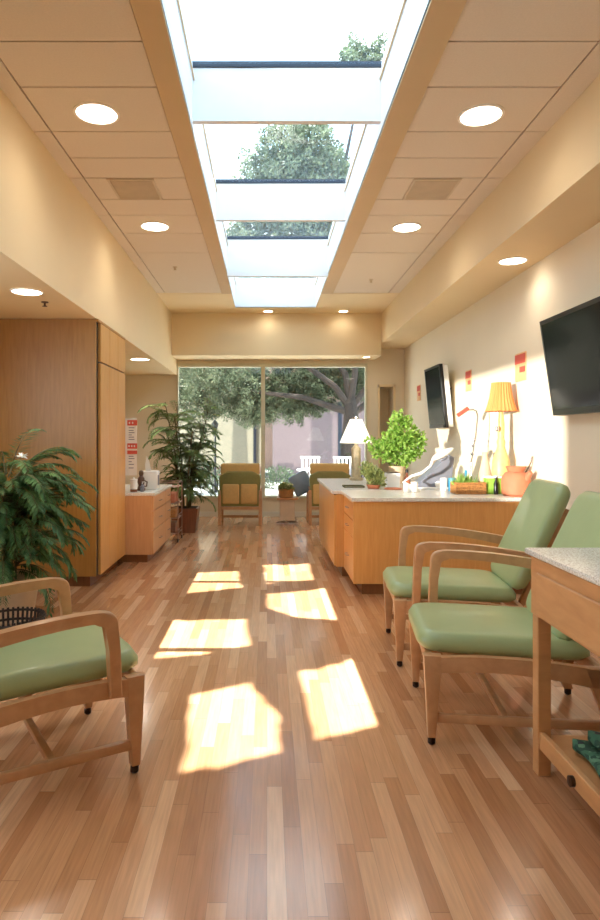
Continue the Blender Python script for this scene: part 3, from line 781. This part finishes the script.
# side table with basket of fruit/flowers
t = thing('side_table', 'small square side table between the two lounge chairs', 'table', (.33, 10.5, 0))
B().box(-.17, .17, -.15, .15, .40, .43, bev=.006).done('tabletop', M['tablewood'], t)
B().box(-.12, .12, -.11, .11, .06, .40, bev=.004).done('pedestal', M['potw'], t)
b = B(); b.tube([(-.16, -.12, .012), (.16, .12, .05)], .008, 6); b.tube([(-.16, .12, .012), (.16, -.12, .05)], .008, 6); b.tube([(-.18, -.14, .01), (.18, -.14, .01)], .008, 6); b.tube([(-.18, .12, .01), (.18, .12, .01)], .008, 6)
b.done('foot', M['metal'], t, True)
t = thing('planter_basket', 'round wicker basket with pale flowers on the side table', 'basket', (.31, 10.44, .43))
B().lathe([(.10, 0), (.125, .02), (.13, .14), (.12, .14), (.11, .03), (.001, .02)], n=24).done('basket', M['basket'], t, True)
b = B()
for k in range(260):
    v = rv(); v.z = abs(v.z)*.8; leaf(b.bm, Vector((0, 0, .13))+v*Vector((.12, .1, .12)).length*.55*random.random()**.3, v+rv()*.6, rv(), .06, .015)
b.done('foliage', M['sagel'], t)
b = B()
for k in range(12):
    a = random.uniform(0, 2*pi); r = random.uniform(0, .1); b.ell((r*cos(a), r*sin(a), .19+random.uniform(-.03, .05)), (.026, .026, .022), 8, 6)
b.done('flowers', mat('pale_yellow_petals', (232, 224, 170), .7, .1), t, True)

# ------------------------------------------------------------------ near table with stone top
t = thing('work_table', 'beech table with speckled stone top at the right foreground', 'table', (1.12, 0.9, 0))
LT, WT = 1.80, .85
B().box(-.015, WT, -.02, LT+.05, .905, .93, bev=.006).done('tabletop', M['stone'], t, True)
b = B(); b.box(.0, .022, .0, LT+.015, .66, .90, bev=.002, seg=1); b.box(.022, WT-.04, LT-.008, LT+.015, .66, .90)
b.done('apron', M['tablewood'], t)
for y0, y1 in ((.06, .9), (.92, 1.74)):
    B().box(-.012, 0, y0, y1, .675, .845, bev=.003, seg=1).done('drawer', M['tablewood'], t)
for x in (.0, WT-.09):
    for y in (0, LT-.055): B().box(x, x+.055, y, y+.055, 0, .66, bev=.003, seg=1).done('leg', M['tablewood'], t)
B().box(.03, WT-.08, .03, LT-.03, .14, .16).done('shelf', M['tablewood'], t)
B().box(.005, .03, .05, LT-.055, .115, .185, bev=.004).done('shelf_edge', M['tablewood'], t)
for y in (.5, 1.45):
    B().lathe([(.001, -.012), (.02, -.01), (.02, .01), (.001, .012)], n=12, mtx=Matrix.Translation((.0, y, .14)) @ Matrix.Rotation(pi/2, 4, 'Y')).done('knob', M['brass'], t, True)
# folded blanket
t = thing('folded_blanket', 'rumpled dark green patterned blanket on the lower table shelf', 'blanket', (1.41, 2.28, .16))
m, nt, bs, out = new_mat('green_patterned_cloth')
tc = nt.nodes.new('ShaderNodeTexCoord'); vo = nt.nodes.new('ShaderNodeTexVoronoi'); vo.inputs['Scale'].default_value = 55
nt.links.new(tc.outputs['Object'], vo.inputs['Vector'])
rp = nt.nodes.new('ShaderNodeValToRGB'); rp.color_ramp.interpolation = 'CONSTANT'
cs = [(0, (34, 66, 50)), (.45, (58, 100, 74)), (.72, (90, 130, 100)), (.86, (40, 40, 44)), (.93, (150, 96, 104))]
rp.color_ramp.elements[0].color = lin(cs[0][1]); rp.color_ramp.elements[1].position = cs[1][0]; rp.color_ramp.elements[1].color = lin(cs[1][1])
for p, c in cs[2:]:
    e = rp.color_ramp.elements.new(p); e.color = lin(c)
nt.links.new(vo.outputs['Color'], rp.inputs[0]); nt.links.new(rp.outputs[0], bs.inputs['Base Color']); bs.inputs['Roughness'].default_value = .85
for k in range(4):
    b = B(); nx = 40; vs = []
    z = .03+k*.042
    for s_ in (0, 1):
        grid = []
        for i in range(nx+1):
            row = []
            for j in range(nx+1):
                u, v = i/nx*2-1, j/nx*2-1
                e = max(abs(u), abs(v)); ed = max(0, (e-.8)/.2); q_ = 1/max(1, (abs(u)**6+abs(v)**6)**(1/6)); u, v = u*q_, v*q_
                w_ = .012*sin(u*7+k*2)*cos(v*5+k)+.011*abs(sin(v*8+u*6+k))
                th_ = .021*math.sqrt(max(0, 1-ed*ed))
                row.append(b.bm.verts.new(((.22-k*.03)*u+.03*k+.015*sin(v*4+k), (.26-k*.03)*v+.02*sin(u*5), z+w_*(.3+.3*k)+(th_ if s_ else -th_))))
            grid.append(row)
        for i in range(nx):
            for j in range(nx): b.bm.faces.new((grid[i][j], grid[i+1][j], grid[i+1][j+1], grid[i][j+1]))
    b.done('fold', m, t, True, 80)

# ------------------------------------------------------------------ palms
def frond(b, sb, base, az, elev, L, droop, nleaf=22, ll=.2, lw=.008, hang=.5):
    pts = []; p = Vector(base); th = elev
    n = 12
    for i in range(n+1):
        pts.append(p.copy()); d = Vector((cos(az)*cos(th), sin(az)*cos(th), sin(th))); p = p+d*L/n; th -= droop/n*(.4+1.2*i/n)
    sb.tube(pts, [.006*(1-.8*i/n) for i in range(n+1)], 4)
    for k in range(nleaf):
        f = .18+.82*k/nleaf; x = f*n; i = min(int(x), n-1); q = pts[i].lerp(pts[i+1], x-i); d = (pts[i+1]-pts[i]).normalized()
        side = d.cross(Vector((0, 0, 1)))
        side = side.normalized() if side.length > 1e-3 else Vector((1, 0, 0))
        l_ = ll*(1-.55*abs(f-.45)/.55)
        for s_ in (-1, 1):
            dd = d*.75+side*s_*.8+Vector((0, 0, -hang*random.uniform(.3, 1)))+rv()*.15
            leaf(b.bm, q, dd, Vector((0, 0, 1)), l_*random.uniform(.8, 1.15), lw)
t = thing('palm_plant', 'dense feathery dark green palm in a clay pot at the left edge', 'plant', (-1.98, 4.85, 0))
B().lathe([(.15, 0), (.2, .04), (.24, .30), (.25, .36), (.23, .36), (.22, .33)], n=28).done('pot', M['potw'], t, True)
B().lathe([(.22, .32), (.001, .33)], n=20).done('soil', M['soil'], t)
b, sb = B(), B()
random.seed(11)
for k in range(230):
    az = random.uniform(0, 2*pi); h = random.uniform(.32, 1.0)
    frond(b, sb, (.07*cos(az), .07*sin(az), h*1.08+.05), az, random.uniform(.1, 1.2), random.uniform(.4, .68), random.uniform(1.4, 2.6), 34, .12, .007, .5)
for k in range(12):
    a = random.uniform(0, 2*pi); sb.tube([(.08*cos(a), .08*sin(a), .3), (.06*cos(a), .06*sin(a), 1.0)], .007, 5)
b.done('foliage', M['fern'], t); sb.done('stem', M['stick'], t, True)
b2 = B()
for k in range(14):
    a = 2*pi*k/14; leaf(b2.bm, Vector((.17, -.12, 1.26)), Vector((cos(a), sin(a)*.6, .5*sin(a*3)+.3)), Vector((0, 0, 1)), .05, .016)
b2.done('flower', M['white'], t)
b = B()
for k in range(40):
    a = 2*pi*k/40
    b.tube([(.17*cos(a), .17*sin(a), 0.0), (.2*cos(a), .2*sin(a), .28)], .008, 4)
for z in (.02, .08, .14, .2, .26): b.tube([(.205*cos(2*pi*k/24), .205*sin(2*pi*k/24), z) for k in range(25)], .009, 5)
o = b.done('wicker_basket', M['darkwick'], None, True); o.location = (-1.62, 4.05, 0)
tag(o, 'small dark wicker basket on the floor behind the left armchair', 'basket')

t = thing('palm_plant', 'tall airy green palm in a red brown planter by the window', 'plant', (-1.22, 9.6, 0))
B().prism([(-.16, 0), (.16, 0), (.2, .36), (-.2, .36)], 'y', -.18, .18, bev=.006).done('planter', M['redbrown'], t)
B().box(-.17, .17, -.16, .16, .35, .365).done('soil', M['soil'], t)
b, sb = B(), B()
random.seed(5)
stems = []
for k in range(9):
    a = 2*pi*k/9+random.uniform(-.3, .3); r = random.uniform(.1, .42); H = random.uniform(1.1, 2.0)
    top = Vector((r*cos(a), r*sin(a)*.8, H)); sb.tube([(r*.2*cos(a), r*.2*sin(a), .36), (r*.5*cos(a), r*.5*sin(a), .36+(H-.36)*.5), top], [.013, .011, .007], 6)
    for j in range(26):
        f = random.uniform(.15, 1.0); q = Vector((r*f*cos(a), r*f*sin(a), .36+(H-.36)*f))
        frond(b, sb, q, random.uniform(0, 2*pi), random.uniform(-.1, 1.2), random.uniform(.3, .55), random.uniform(1.0, 2.2), 24, .12, .008, .4)
b.done('foliage', M['palm'], t); sb.done('stem', M['stick'], t, True)

# ------------------------------------------------------------------ outdoors
struct(B().box(-40, 40, D+.3, 70, -.15, -.02).done('ground_terrace', M['ground']))
def tree(name, label, loc, trunk, branches, lobes, n, L, w, m):
    t = thing(name, label, 'tree', loc, 0, 'trees outside the window')
    b = B()
    b.tube(trunk[0], trunk[1], 12)
    b.done('trunk', M['bark'], t, True)
    for pts, r in branches:
        B().tube(pts, r, 8).done('branch', M['bark'], t, True)
    b = B()
    lobes = [(l_ + (1,))[:3] for l_ in lobes]
    def vol(r): return r[0]*r[1]*r[2] if isinstance(r, tuple) else r**3
    tot = sum(vol(r)*w_ for c, r, w_ in lobes)
    for c, r, w_ in lobes:
        rr = Vector(r) if isinstance(r, tuple) else Vector((r, r, r))
        k_ = int(n*vol(r)*w_/tot)
        # leaves gather in clumps
        nc = max(8, k_//40)
        for q in range(nc):
            v = rv()*random.random()**.45; cc = Vector((c[0]+v.x*rr.x, c[1]+v.y*rr.y, c[2]+v.z*rr.z)); cr_ = random.uniform(.14, .36)*max(.35, min(rr)*.55)
            for s_ in range(k_//nc):
                vv = rv(); leaf(b.bm, cc+vv*cr_*random.random()**.5, vv+rv()*.7, rv(), L*random.uniform(.6, 1.3), w*random.uniform(.7, 1.3))
    b.done('foliage', M[m], t)
    return t
random.seed(3)
br = [
 ([(0, 0, 2.0), (-.5, 0, 2.15), (-1.1, 0, 2.35), (-1.9, .1, 2.45), (-2.8, .2, 2.6)], [0.096, 0.078, 0.066, 0.048, 0.018]),
 ([(0, 0, 2.1), (-.35, 0, 2.6), (-.9, 0, 3.0), (-1.6, -.1, 3.5), (-2.2, 0, 4.2)], [0.090, 0.072, 0.060, 0.042, 0.018]),
 ([(0, 0, 2.2), (-.1, .1, 2.9), (-.5, .1, 3.5), (-.8, .2, 4.6)], [0.090, 0.072, 0.054, 0.024]),
 ([(0, 0, 2.2), (.1, -.1, 2.9), (.1, 0, 3.8), (.3, 0, 5)], [0.090, 0.072, 0.054, 0.024]),
 ([(0, 0, 2.1), (.4, 0, 2.6), (.7, 0, 3.4), (1.1, 0, 4.3)], [0.084, 0.066, 0.048, 0.024]),
 ([(.1, 0, 2.0), (.7, .1, 2.4), (1.6, 0, 2.9), (2.5, 0, 3.6)], [0.084, 0.066, 0.048, 0.018]),
]
tree('oak_tree', 'big spreading grey oak with low forked branches close outside the window', (1.95, 15, 0),
     ([(0, 0, -.1), (.02, 0, .6), (-.03, 0, 1.2), (.03, 0, 1.8), (0, 0, 2.3)], [.34, .25, .2, .19, .14]), br,
     [((-3.2, .3, 3.0), (1.5, 1.1, 1.2)), ((-1.6, .4, 4.2), (1.5, 1.2, 1.0)), ((.4, .4, 4.8), (1.7, 1.2, .9)), ((2.0, .2, 4.2), 1.2), ((-4.4, 0, 2.8), (.9, .9, .9)), ((-1.2, .7, 2.6), (1.3, .5, .75), 8), ((-2.6, .5, 2.35), (1.0, .6, .7), 4), ((-.2, .9, 2.95), (1.1, .4, .55), 8), ((-3.6, .2, 2.5), (1.0, .8, .7), 3), ((.45, .7, 2.8), (.5, .3, .5), 5), ((-1.4, .4, 2.15), (.9, .3, .42), 8), ((-2.2, .4, 1.95), (.5, .3, .35), 8), ((-.9, .6, 3.1), (.7, .4, .35)), ((-3.0, 1, 4.6), 1.3), ((1.0, .3, 3.2), (.5, .3, .4)), ((.9, .3, 2.8), (.4, .3, .3))],
     110000, .055, .017, 'oak')
tree('background_tree', 'pale hazy grey green tree at the left behind the lamp post', (-4.0, 20.5, 0),
     ([(0, 0, -.1), (0, 0, 3.4)], [.25, .14]), [([(0, 0, 2.6), (.8, 0, 4)], [.1, .03])],
     [((.4, 0, 4.0), (1.8, 1.3, 1.5)), ((2.6, 0, 4.4), (1.8, 1.2, 1.5)), ((1.0, 0, 6), (2.2, 1.3, 1.3)), ((-1.2, 0, 4.6), 1.4)],
     40000, .09, .028, 'oak2')
tree('tall_tree', 'tall rounded oak rising above the roof and seen through the skylight', (2.6, 25.6, 0),
     ([(0, 0, -.1), (0, 0, 4), (-.2, 0, 8), (.4, 0, 12)], [.5, .42, .3, .12]),
     [([(-.2, 0, 8), (-1.6, 0, 11)], [.2, .05]), ([(.4, 0, 11.8), (1.2, 0, 15.8)], [.08, .03])],
     [((-1.5, 0, 12.2), (2.1, 1.8, 2.1)), ((-2.9, 0, 10.9), (1.3, 1.4, 1.3)), ((-.5, 0, 11.2), (1.5, 1.6, 1.7)), ((-2.0, 0, 9.0), (2.6, 1.8, 1.4)), ((-.2, 0, 8.2), (2.2, 1.8, 1.4)), ((1.4, 0, 16.4), (1.15, 1.0, 1.1))],
     60000, .15, .05, 'oak')
# buildings
t = thing('stucco_building', 'tan stucco building with dark base line behind the left pane', 'building', (-2.4, 23.5, 0))
B().box(-7.0, 2.2, 0, 2, 0, 3.8).done('wall', M['tanst'], t)
B().box(-7.0, 2.2, -.04, 0, 0, .35).done('base_course', M['roofm'], t)
B().box(-7.2, 2.25, -.3, 2.2, 3.8, 4.0).done('roof', M['roofm'], t)
B().box(1.9, 2.0, -.12, -.0, .3, 3.8).done('downpipe', M['darkframe'], t)
t = thing('mauve_building', 'low mauve stucco building behind the oak trunk', 'building', (3.95, 21, 0))
B().box(-3.75, 4, 0, 3, 0, 2.6).done('wall', M['mauve'], t)
B().box(-1.62, -1.5, -.05, 0, .0, 2.6).done('downpipe', M['darkframe'], t)
B().box(-3.85, 4.2, -.25, 3.2, 2.6, 2.75).done('roof', M['roofm'], t)
t = thing('pink_building', 'taller pinkish stucco house behind the trees', 'building', (4, 29, 0))
B().box(-4.6, 6, 0, 3, 0, 6.4).done('wall', M['pink'], t)
B().prism([(-5.0, 6.4), (6.4, 6.4), (5.4, 7.2), (-4, 7.2)], 'y', -.4, 3.4).done('roof', M['roofm'], t)
t = thing('brick_column', 'pale masonry column with domed cap at the left edge of the window', 'column', (-2.2, 17.0, 0))
b = B(); b.box(-.17, .17, -.17, .17, 0, 2.3)
for i in range(14): b.box(-.178, .178, -.178, .178, .05+i*.16, .05+i*.16+.13)
b.done('shaft', M['tanst'], t)
B().lathe([(.26, 2.3), (.26, 2.36), (.2, 2.48), (.1, 2.56), (.001, 2.58)], n=24).done('cap', M['tanst'], t, True)
t = thing('street_lamp', 'dark lamp post with lantern outside the left pane', 'street lamp', ((215-267)*16.5/F, 16.5, 0))
B().lathe([(.08, 0), (.08, .15), (.035, .25), (.03, 1.55), (.05, 1.57), (.03, 1.6)], n=14).done('pole', M['black'], t, True)
B().lathe([(.04, 1.6), (.09, 1.75), (.09, 1.77), (.02, 1.86), (.001, 1.9)], n=12).done('lantern', M['black'], t, True)
# shrubs low at window
def shrub(x, y, r, lab):
    o = B()
    for k in range(900):
        v = rv(); v.z = abs(v.z); leaf(o.bm, Vector((v.x*r, v.y*r*.6, v.z*r*.9+.0))*random.random()**.3, v+rv()*.6, rv(), .09, .025)
    o = o.done('shrub', M['oak2']); o.location = (x, y, 0); tag(o, lab, 'shrub', 'low shrubs outside')
shrub(-1.9, 18.5, .8, 'low grey green shrub outside behind the tall palm')
shrub(.3, 18.0, .65, 'low grey green shrub outside behind the side table')
shrub(-.7, 20.5, .5, 'low shrub outside at the foot of the tan building')
# patio set
t = thing('patio_table', 'white round patio table outside beside the oak trunk', 'table', (1.15, 13.6, 0))
B().lathe([(.5, .7), (.52, .71), (.52, .73), (.5, .74)], n=32).done('tabletop', M['white'], t, True)
B().lathe([(.25, 0), (.25, .02), (.03, .05), (.03, .7)], n=20).done('pedestal', M['white'], t, True)
def patio_chair(lab, x, y, rz):
    t = thing('patio_chair', lab, 'chair', (x, y, 0), rz, 'white slatted patio chairs')
    B().box(-.23, .23, -.22, .22, .42, .45, bev=.006).done('seat', M['white'], t)
    b = B()
    for k in range(5): b.box(-.21+k*.095, -.16+k*.095, .20, .22, .45, .93)
    b.box(-.23, .23, .195, .225, .93, .98); b.done('backrest', M['white'], t)
    for sx in (-.21, .18):
        for sy in (-.2, .18): B().box(sx, sx+.03, sy, sy+.03, 0, .42).done('leg', M['white'], t)
    return t
p0 = patio_chair('white slatted patio chair outside, left of the patio table', 1.0, 14.6, 0)
dup(p0, (1.62, 14.4, 0), -.5, 'white slatted patio chair outside, nearer the oak trunk')
t = thing('folded_parasol', 'folded grey parasol leaning beside the oak trunk', 'parasol', (1.72, 13.3, 0))
B().tube([(0, 0, .0), (.12, 0, 1.1)], .02, 8).done('pole', M['metal'], t, True)
B().tube([(.02, 0, .3), (.05, 0, .5), (.09, 0, .8), (.12, 0, 1.08)], [.09, .11, .08, .02], 12).done('canopy', M['greybox'], t, True)

# unseen mask added above the roof; its holes shape the floor sun patches
SUN = Vector((.06, .05, 1))
ZP = 9.0
holes_px = [
 [(184, 573), (238, 571), (242, 588), (181, 594)],
 [(262, 565), (309, 563), (314, 580), (266, 584)],
 [(266, 594), (326, 588), (339, 620), (297, 618), (267, 608)],
 [(168, 620), (246, 619), (251, 645), (200, 655), (150, 659)],
 [(190, 694), (214, 690), (250, 682), (279, 716), (280, 752), (212, 770), (181, 772)],
 [(299, 672), (357, 657), (389, 722), (352, 732), (316, 740)]]
outer = [Vector((-1.1, -.5, 0)), Vector((1.9, -.5, 0)), Vector((1.9, 11.0, 0)), Vector((-1.1, 11.0, 0))]
polys = [outer]
for h in holes_px:
    pl = []
    hh = []
    for q in range(len(h)):
        (xa, ya), (xb, yb) = h[q], h[(q+1) % len(h)]
        m_ = 7
        for w_ in range(m_):
            f = w_/m_; k_ = abs(random.gauss(0, 1))*.05*(1 if w_ else .3)
            x, y = xa+(xb-xa)*f, ya+(yb-ya)*f
            cx = sum(p[0] for p in h)/len(h); cy = sum(p[1] for p in h)/len(h)
            hh.append((x+(cx-x)*k_, y+(cy-y)*k_))
    for (x, y) in hh:
        Y = EYE*F/(y-438); X = (x-267)*Y/F
        pl.append(Vector((X+SUN.x*ZP, Y+SUN.y*ZP, 0)))
    polys.append(pl)
tri = tessellate_polygon(polys)
flat = [v for pl in polys for v in pl]
b = B()
vt = [b.bm.verts.new((v.x, v.y, 0)) for v in flat]; vb = [b.bm.verts.new((v.x, v.y, -.03)) for v in flat]
for a_, b_, c_ in tri:
    try: b.bm.faces.new((vt[a_], vt[b_], vt[c_])); b.bm.faces.new((vb[c_], vb[b_], vb[a_]))
    except ValueError: pass
k = 0
for pl in polys:
    n = len(pl)
    for i in range(n):
        b.bm.faces.new((vt[k+i], vt[k+(i+1) % n], vb[k+(i+1) % n], vb[k+i]))
    k += n
t = thing('sun_patch_mask', 'cloth sheet added unseen above the roof with holes shaped for floor sun patches', 'canopy', (0, 0, ZP))
b.done('cloth', M['cap'], t)
for x in (-1.05, 1.85):
    for y in (-.45, 2.4): B().tube([(x, y, ZC+.1-ZP), (x, y, -.03)], .04, 8).done('post', M['metal'], t, True)

# ------------------------------------------------------------------ light
def sun(name, up, strength, color, ang):
    l = bpy.data.lights.new(name, 'SUN'); l.energy = strength; l.color = color; l.angle = radians(ang)
    o = bpy.data.objects.new(name, l); C.objects.link(o); o.rotation_euler = Vector(up).to_track_quat('Z', 'Y').to_euler(); o.location = (0, 0, 12)
    return o
sun('sun', SUN, 17, (1, .96, .9), .4)
# second sun lamp added to brighten the right wall through the added left opening
sun('added_low_sun', Vector((-1, -1.0, .06)), 4.8, (1, .95, .86), .8)

w = bpy.data.worlds.new('sky'); S.world = w; w.use_nodes = True
nt = w.node_tree; nt.nodes.clear()
N, L = nt.nodes.new, nt.links.new
out = N('ShaderNodeOutputWorld'); bg = N('ShaderNodeBackground'); L(bg.outputs[0], out.inputs[0])
tc = N('ShaderNodeTexCoord'); mp = N('ShaderNodeMapping'); mp.inputs['Scale'].default_value = (1, 1, 2.2); L(tc.outputs['Generated'], mp.inputs[0])
nz = N('ShaderNodeTexNoise'); nz.inputs['Scale'].default_value = 2.2; nz.inputs['Detail'].default_value = 6; L(mp.outputs[0], nz.inputs['Vector'])
rp = N('ShaderNodeValToRGB'); rp.color_ramp.elements[0].position = .42; rp.color_ramp.elements[1].position = .64
rp.color_ramp.elements[0].color = (.34, .60, .8, 1); rp.color_ramp.elements[1].color = (1, 1, 1, 1)
L(nz.outputs['Fac'], rp.inputs[0]); L(rp.outputs[0], bg.inputs[0]); bg.inputs[1].default_value = 3.3

# ------------------------------------------------------------------ camera
cam = bpy.data.cameras.new('camera'); co = bpy.data.objects.new('camera', cam); C.objects.link(co)
co.location = (0, 0, EYE); co.rotation_euler = (pi/2, 0, 0)
cam.sensor_fit = 'VERTICAL'; cam.sensor_height = 36; cam.lens = 36*F/920
cam.shift_x = 33/920; cam.shift_y = -22/920; cam.clip_start = .05; cam.clip_end = 300
S.camera = co
S.view_settings.view_transform = 'Standard'; S.view_settings.look = 'None'; S.view_settings.gamma = 1
S.view_settings.use_curve_mapping = False; S.view_settings.exposure = 0.7
S.cycles.max_bounces = 10; S.cycles.diffuse_bounces = 6; S.cycles.transparent_max_bounces = 12
S.cycles.sample_clamp_indirect = 6
